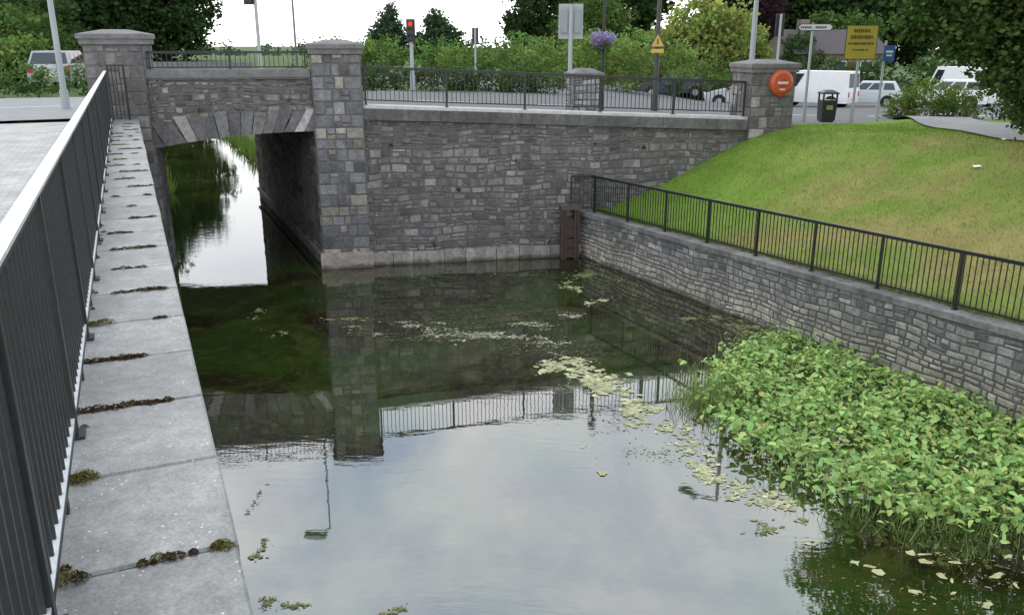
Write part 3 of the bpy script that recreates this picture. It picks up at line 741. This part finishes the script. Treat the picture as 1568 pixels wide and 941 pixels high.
foliage('overhanging_tree',lobes,4200,22,.15,.13,(.085,.14,.04),((17,20.5,3.0),.35,6.5),var=.5,limbs=22,wp=.36)

# ------------------------------------------------------------ house
mb=MB(); hc=Vector((26.5,76,2)); hx=Vector((math.cos(.25),math.sin(.25),0)); hy=Vector((-hx.y,hx.x,0))
mb.box(hc+UP*1.3,4.2,3,1.5,hx,hy,UP,0,(.2,.17,.14))
def hp(a,b_,z): return hc+hx*a+hy*b_+UP*z
mb.add([hp(-4.6,-3.4,2.75),hp(4.6,-3.4,2.75),hp(4.6,0,4.7),hp(-4.6,0,4.7),hp(-4.6,3.4,2.75),hp(4.6,3.4,2.75)],[(0,1,2,3),(3,2,5,4)],0,(.08,.07,.07))
mb.add([hp(-4.2,-3,2.8),hp(-4.2,3,2.8),hp(-4.2,0,4.55)],[(0,1,2)],0,(.2,.17,.14)); mb.add([hp(4.2,-3,2.8),hp(4.2,3,2.8),hp(4.2,0,4.55)],[(0,1,2)],0,(.2,.17,.14))
mb.box(hp(-2,0,4.9),.4,.35,.6,hx,hy,UP,0,(.2,.15,.13))
for a in(-2.6,-.2,2.4): 
    mb.box(hp(a,-3.02,1.7),.62,.05,.5,hx,hy,UP,0,(.6,.6,.6)); mb.box(hp(a,-3.06,1.7),.54,.04,.42,hx,hy,UP,0,(.04,.05,.06))
mb.box(hp(1.1,-3.02,1.1),.45,.05,1.0,hx,hy,UP,0,(.2,.05,.04))
mb.obj('bungalow_house',[M_anyr])

# ------------------------------------------------------------ vehicles
def car(name,x,y,head,L=4.1,Wd=1.7,H=1.45,col=(.5,.5,.5),van=False,z=None):
    mb=MB(); z=gfun(x,y) if z is None else z
    mb.xf=Matrix.Translation((x,y,z))@Matrix.Rotation(head,4,'Z')
    h=L/2; hw=Wd/2; bz=.95 if not van else 1.05
    pr=[(-h+.05,.28),(-h,.5),(-h+.03,bz-.12),(-h+.12,bz),(.22*L,bz),(.40*L,bz-.13),(h-.06,bz-.3),(h,.5),(h-.05,.28)]
    if van: pr=[(-h+.05,.3),(-h,.6),(-h,bz),(.28*L,bz),(.43*L,bz-.05),(h-.04,bz-.3),(h,.55),(h-.05,.3)]
    n=len(pr); ins=lambda zz:hw-.06*abs(zz-.6)
    vs=[(a,-ins(b_),b_) for a,b_ in pr]+[(a,ins(b_),b_) for a,b_ in pr]
    mb.add(vs,[tuple(range(n-1,-1,-1)),tuple(range(n,2*n))]+[(i,(i+1)%n,n+(i+1)%n,n+i) for i in range(n)],0,col)
    if van: x0,x1,t0,t1=-h+.01,.36*L,-h+.08,.2*L
    else: x0,x1,t0,t1=-h+.12,.24*L,-h+.42,.04*L
    w0=hw-.03; w1=hw*(.8 if not van else .9)
    z0=bz-.01; z1=H
    mb.add([(x0,-w0,z0),(x1,-w0,z0),(x1,w0,z0),(x0,w0,z0),(t0,-w1,z1),(t1,-w1,z1),(t1,w1,z1),(t0,w1,z1)],[(0,1,5,4),(1,2,6,5),(2,3,7,6),(3,0,4,7),(4,5,6,7)],0,col)
    def lerp(a,b_,t): return a+(b_-a)*t
    def sidewin(f0,f1,s):
        vv=[]
        for f,t in((f0,.12),(f1,.12),(f1,.85),(f0,.85)):
            xx=lerp(lerp(x0,x1,f),lerp(t0,t1,f),t); ww=lerp(w0,w1,t)+.012; vv.append((xx,s*ww,lerp(z0,z1,t)))
        mb.add(vv,[(0,1,2,3)],1)
    for s in(-1,1):
        if van: sidewin(.76,.95,s)
        else: sidewin(.1,.34,s);sidewin(.38,.64,s);sidewin(.68,.95,s)
    for (xa,xb,sg) in((x1,t1,1),(x0,t0,-1)):
        vv=[]
        for ww,t in((-1,.1),(1,.1),(1,.88),(-1,.88)): vv.append((lerp(xa,xb,t)+sg*.012,ww*(lerp(w0,w1,t)-.08),lerp(z0,z1,t)))
        mb.add(vv,[(0,1,2,3)],1)
    for wx in(-.3*L,.31*L):
        for s in(-1,1):
            mb.cyl((wx,s*(hw-.16),.31),(wx,s*(hw+.015),.31),.31,.31,18,2,(.02,.02,.02)); mb.cyl((wx,s*(hw),.31),(wx,s*(hw+.03),.31),.19,.17,12,0,(.4,.4,.42))
            mb.cyl((wx,s*(hw-.1),.33),(wx,s*(hw+.005),.33),.37,.37,18,2,(.015,.015,.015))
    for s in(-1,1):
        mb.box((h-.06,s*(hw-.25),.68),.05,.17,.07,mat=0,col=(.8,.8,.8)); mb.box((-h+.03,s*(hw-.14),.78),.04,.1,.14,mat=0,col=(.45,.02,.02))
        mb.box((.2*L,s*(hw+.08),bz+.05),.05,.08,.06,mat=2,col=(.02,.02,.02))
    mb.box((h-.01,0,.42),.03,hw*.75,.08,mat=2,col=(.02,.02,.02)); mb.box((-h+.01,0,.55),.02,.26,.06,mat=0,col=(.6,.6,.3))
    return mb.obj(name,[M_any,M_glass,M_dark])
car('white_van',17.2,50,math.radians(140),4.6,1.8,2.0,(.75,.75,.75),True)
car('parked_car',21.0,52,math.radians(160),4.0,1.7,1.45,(.55,.58,.6))
car('parked_car',23.6,47.5,math.radians(150),4.1,1.7,1.48,(.75,.75,.75))
car('parked_car',12.9,49,math.radians(170),4.2,1.7,1.42,(.45,.47,.5)); car('parked_car',9.2,51,math.radians(185),4.2,1.7,1.42,(.05,.06,.09))
car('parked_car',-19.3,38,math.radians(100),4.0,1.7,1.5,(.35,.36,.38)); car('parked_car',-18.6,41,math.radians(100),4.0,1.7,1.5,(.45,.04,.04))
car('white_van',27,53,math.radians(100),4.8,1.9,2.3,(.75,.75,.75),True)

# ------------------------------------------------------------ street furniture
def pole(mb,x,y,z1,r,mat=0,col=(1,1,1),r2=None,z0=None):
    z0=gfun(x,y) if z0 is None else z0
    mb.cyl((x,y,z0-.1),(x,y,z1),r,r2 or r*.8,12,mat,col); mb.cyl((x,y,z0-.05),(x,y,z0+.5),r*1.35,r*1.3,12,mat,col)
M_red,nt,out=newmat('red_signal_lens'); e=nt.nodes.new('ShaderNodeEmission'); e.inputs['Color'].default_value=(1,.05,.02,1); e.inputs['Strength'].default_value=1.6; nt.links.new(e.outputs[0],out.inputs[0])
def signal(name,x,y,zc,s=1.0,lit=None,face=-1,back=(.02,.02,.02),sides=(0,),r=.055):
    mb=MB(); pole(mb,x,y,zc+.5*s,r,0,(.35,.37,.37))
    for dx in sides:
        mb.box((x+dx,y+face*.14,zc),.15*s,.1*s,.45*s,mat=0,col=back,ch=.01)
        bw=.21*s if len(sides)==1 else .17*s
        mb.box((x+dx,y+face*.06,zc),bw,.012,.52*s,mat=0,col=(.03,.03,.03) if back[0]<.1 else (.34,.36,.36))
        mb.box((x+dx,y-face*.0+(.03 if face>0 else -.0),zc),.10*s,.03,.34*s,mat=0,col=(.25,.27,.27) if back[0]>.1 else (.03,.03,.03))
        for i,c in enumerate(((.5,.01,.01),(.25,.12,.01),(.01,.15,.05))):
            z=zc+(.29-.29*i)*s; mb.cyl((x+dx,y+face*(.14+.1*s),z),(x+dx,y+face*(.15+.1*s),z),.1*s,.1*s,14,1 if (lit==i) else 0,c if lit==i else tuple(k*.25 for k in c))
            for a in range(6):
                t=math.pi*(a/6); t2=math.pi*((a+1)/6)
                mb.add([(x+dx+.115*s*math.cos(t),y+face*(.14+.1*s),z+.115*s*math.sin(t)),(x+dx+.115*s*math.cos(t2),y+face*(.14+.1*s),z+.115*s*math.sin(t2)),(x+dx+.115*s*math.cos(t2),y+face*(.14+.26*s),z+.115*s*math.sin(t2)),(x+dx+.115*s*math.cos(t),y+face*(.14+.26*s),z+.115*s*math.sin(t))],[(0,1,2,3)],0,(.02,.02,.02))
    return mb.obj(name,[M_any,M_red])
signal('traffic_light',-3.85,34,6.0,.8,lit=0,r=.08)
signal('traffic_light',1.75,26.6,6.15,.95,face=1,back=(.3,.32,.32),sides=(-.2,.2),r=.07)
signal('traffic_light',10.2,34,6.2,.8,face=1,sides=(0,)); signal('traffic_light',-9.4,33,7.35,.9,face=-1,sides=(-.22,),r=.075); signal('traffic_light',-1.9,46,5.9,.8,face=1)
def lamp(name,x,y,r,col,H=9,arm=1.2,ang=2.2):
    mb=MB(); g=gfun(x,y); pole(mb,x,y,g+H,r,0,col,r2=r*.6)
    e=Vector((x+arm*math.cos(ang),y+arm*math.sin(ang),g+H+.25)); mb.cyl((x,y,g+H-.02),e,r*.5,r*.4,8,0,col)
    mb.box(e,.35,.13,.07,Vector((math.cos(ang),math.sin(ang),0)),Vector((-math.sin(ang),math.cos(ang),0)),UP,0,(.4,.4,.4),ch=.02); return mb.obj(name,[M_any])
lamp('street_lamp',-12.4,24.2,.085,(.32,.34,.35),7); lamp('street_lamp',6.75,24.9,.09,(.33,.35,.36),5.5); lamp('street_lamp',-5.75,23.6,.035,(.12,.12,.12),5.3,arm=.5,ang=3.0)
mb=MB(); x,y=2.8,27.2; pole(mb,x,y,7.1,.055,0,(.02,.02,.02)); mb.cyl((x,y,5.9),(x-.35,y-.1,5.9),.02,.02,6,0,(.02,.02,.02)); mb.cyl((x-.0,y,7.05),(x,y,7.4),.18,.1,12,0,(.02,.02,.02))
mb.obj('lamp_post',[M_any])
foliage('hanging_flower_basket',[((2.72,26.95,5.62),(.38,.36,.24))],90,22,.05,.06,(.36,.31,.50),var=.35)
foliage('hanging_flower_basket',[((2.72,26.95,5.44),(.32,.30,.2))],40,20,.05,.06,(.10,.16,.05),var=.3)
mb=MB(); x,y=4.6,28.1; pole(mb,x,y,7.2,.085,0,(.05,.05,.05)); mb.cyl((x,y,7.1),(x-1,y,7.3),.05,.04,8,0,(.05,.05,.05))
mb.obj('utility_pole',[M_any])
mb=MB(); zc=5.6; x,y=4.58,27.97
mb.add([(x-.26,y,zc-.2),(x+.26,y,zc-.2),(x,y,zc+.26),(x-.26,y-.02,zc-.2),(x+.26,y-.02,zc-.2),(x,y-.02,zc+.26)],[(0,1,2),(5,4,3),(0,3,4,1),(1,4,5,2),(2,5,3,0)],0,(.05,.05,.05))
mb.add([(x-.2,y-.024,zc-.165),(x+.2,y-.024,zc-.165),(x,y-.024,zc+.2)],[(0,1,2)],0,(.6,.4,.05)); mb.box((x,y-.03,zc-.02),.02,.004,.08,mat=0,col=(.02,.02,.02)); mb.box((x,y-.035,zc-.3),.2,.01,.06,mat=0,col=(.6,.4,.05))
mb.obj('warning_sign',[M_any])
mb=MB(); x,y=8.75,26.0; pole(mb,x,y,6.1,.045,0,(.35,.37,.37),z0=3.3)
for s,L_ in((-1,.38),(1,.5)):
    mb.add([(x,y-.06,5.87),(x+s*L_,y-.06,5.87),(x+s*(L_+.1),y-.06,5.97),(x+s*L_,y-.06,6.07),(x,y-.06,6.07)],[(0,1,2,3,4)],0,(.05,.05,.05))
    mb.add([(x,y-.066,5.89),(x+s*(L_-.02),y-.066,5.89),(x+s*(L_+.06),y-.066,5.97),(x+s*(L_-.02),y-.066,6.05),(x,y-.066,6.05)],[(0,1,2,3,4)],0,(.6,.6,.6))
    for k in range(6): mb.box((x+s*(.08+k*.055),y-.07,5.97),.017,.002,.03,mat=0,col=(.03,.03,.03))
mb.obj('direction_sign',[M_any])
mb=MB(); x,y=9.75,24.9; pole(mb,x,y,6.0,.04,0,(.35,.37,.37),z0=3.3)
mb.box((x,y-.06,5.55),.44,.015,.46,mat=0,col=(.05,.05,.05)); mb.box((x,y-.08,5.55),.42,.01,.44,mat=0,col=(.38,.31,.05))
for r_,(w0_,hh_) in enumerate(((.22,.05),(.3,.05),(.34,.035),(.2,.025))):
    xx=-w0_
    while xx<w0_:
        w_=random.uniform(.015,.024); mb.box((x+xx,y-.093,5.86-.17*r_),w_,.002,hh_*random.choice((.7,1,1)),mat=0,col=(.08,.07,.03)); xx+=w_*2+.018
mb.obj('yellow_information_sign',[M_any])
mb=MB(); x,y=10.6,25.2; pole(mb,x,y,5.6,.04,0,(.35,.37,.37),z0=3.3); mb.box((x+.1,y-.06,5.25),.16,.012,.22,mat=0,col=(.04,.10,.28)); mb.box((x+.1,y-.075,5.3),.1,.004,.03,mat=0,col=(.6,.6,.6)); mb.box((x+.1,y-.075,5.2),.08,.004,.025,mat=0,col=(.6,.6,.6))
mb.obj('blue_parking_sign',[M_any])
mb=MB(); c=Vector((9.05,25,0)); zb=3.36
mb.frustum(c,.19,.19,zb+.05,zb+.62,.215,.215,mat=0,col=(.02,.022,.022)); mb.box((c.x,c.y,zb+.03),.16,.16,.03,mat=0,col=(.02,.02,.02))
for i in(-1,1):
    for j in(-1,1): mb.box((c.x+i*.19,c.y+j*.19,zb+.7),.02,.02,.09,mat=0,col=(.02,.02,.02))
mb.box((c.x,c.y,zb+.81),.235,.235,.02,mat=0,col=(.02,.02,.02)); mb.frustum(c,.22,.22,zb+.83,zb+.90,.1,.1,mat=0,col=(.02,.02,.02)); mb.box((c.x,c.y-.21,zb+.42),.09,.006,.06,mat=0,col=(.3,.28,.1))
mb.obj('litter_bin',[M_any])
mb=MB(); c=pq(16.0,0,4.52)+FN*.14
mb.cyl(c,c+FN*.10,.33,.33,32,0,(.48,.085,.028)); mb.cyl(c+FN*.10,c+FN*.15,.33,.24,32,0,(.50,.09,.028)); mb.cyl(c+FN*.15,c+FN*.165,.12,.11,24,0,(.4,.06,.02))
mb.box(c+FN*.165,.15,.006,.035,W,FN,UP,0,(.6,.58,.55)); mb.box(c+FN*.157+UP*(-.17),.08,.006,.02,W,FN,UP,0,(.6,.58,.55)); mb.box(c+FN*.06-UP*.33,.05,.05,.03,W,FN,UP,0,(.35,.06,.02))
mb.obj('lifebuoy_housing',[M_any])
mb=MB()
for (x,y,s) in [(9.6,17.6,.09),(8.7,14.0,.05),(7.6,16.0,.03),(11.2,19.6,.05)]:
    z=hlawn(x,y)+.03; mb.add([(x-s,y-s*.6,z),(x+s,y-s*.5,z+.01),(x+s*.8,y+s*.6,z+.03),(x-s*.9,y+s*.5,z+.02)],[(0,1,2,3)],0,(.8,.8,.8))
mb.obj('paper_litter',[M_any])

# ------------------------------------------------------------ sky and light
w=bpy.data.worlds.new('World'); scene.world=w; w.use_nodes=True; nt=w.node_tree; nt.nodes.clear()
out=nt.nodes.new('ShaderNodeOutputWorld'); bg=nt.nodes.new('ShaderNodeBackground'); bg.inputs['Strength'].default_value=.125
sky=nt.nodes.new('ShaderNodeTexSky'); sky.sky_type='NISHITA'; sky.sun_disc=False; sky.sun_elevation=math.radians(48); sky.sun_rotation=math.radians(-30); sky.air_density=1; sky.dust_density=2
tc=nt.nodes.new('ShaderNodeTexCoord'); mp=nt.nodes.new('ShaderNodeMapping'); mp.inputs['Scale'].default_value=(1,1,2.0); nt.links.new(tc.outputs['Generated'],mp.inputs['Vector'])
n1=noise(nt,2.6,7,.58,mp.outputs[0],.3)
sep=nt.nodes.new('ShaderNodeSeparateXYZ'); nt.links.new(tc.outputs['Generated'],sep.inputs[0])
cl=mixc(nt,maprange(nt,n1,.38,.62,0,1),(8.6,10.6,13.4),(18,18.1,18.1))
cl=mixc(nt,maprange(nt,sep.outputs['Z'],.10,.40,1,0),cl,(20,20,20))
c=mixc(nt,.88,sky.outputs[0],cl)
nt.links.new(c,bg.inputs['Color']); nt.links.new(bg.outputs[0],out.inputs[0])
sd=bpy.data.lights.new('sun','SUN'); sd.energy=.8; sd.angle=math.radians(15); sd.color=(1,.97,.92)
so=bpy.data.objects.new('sun',sd); scene.collection.objects.link(so)
dirv=Vector((-math.sin(math.radians(30))*math.cos(math.radians(48)),math.cos(math.radians(30))*math.cos(math.radians(48)),math.sin(math.radians(48))))
so.rotation_euler=dirv.to_track_quat('Z','Y').to_euler(); so.location=(0,0,30)
cd_=bpy.data.cameras.new('camera'); cam=bpy.data.objects.new('camera',cd_); scene.collection.objects.link(cam)
cd_.sensor_width=36; cd_.lens=29.85; cd_.clip_start=.05; cd_.clip_end=3000
cam.location=(0,0,CAMZ); cam.rotation_euler=(math.radians(90-17.2),0,0); scene.camera=cam
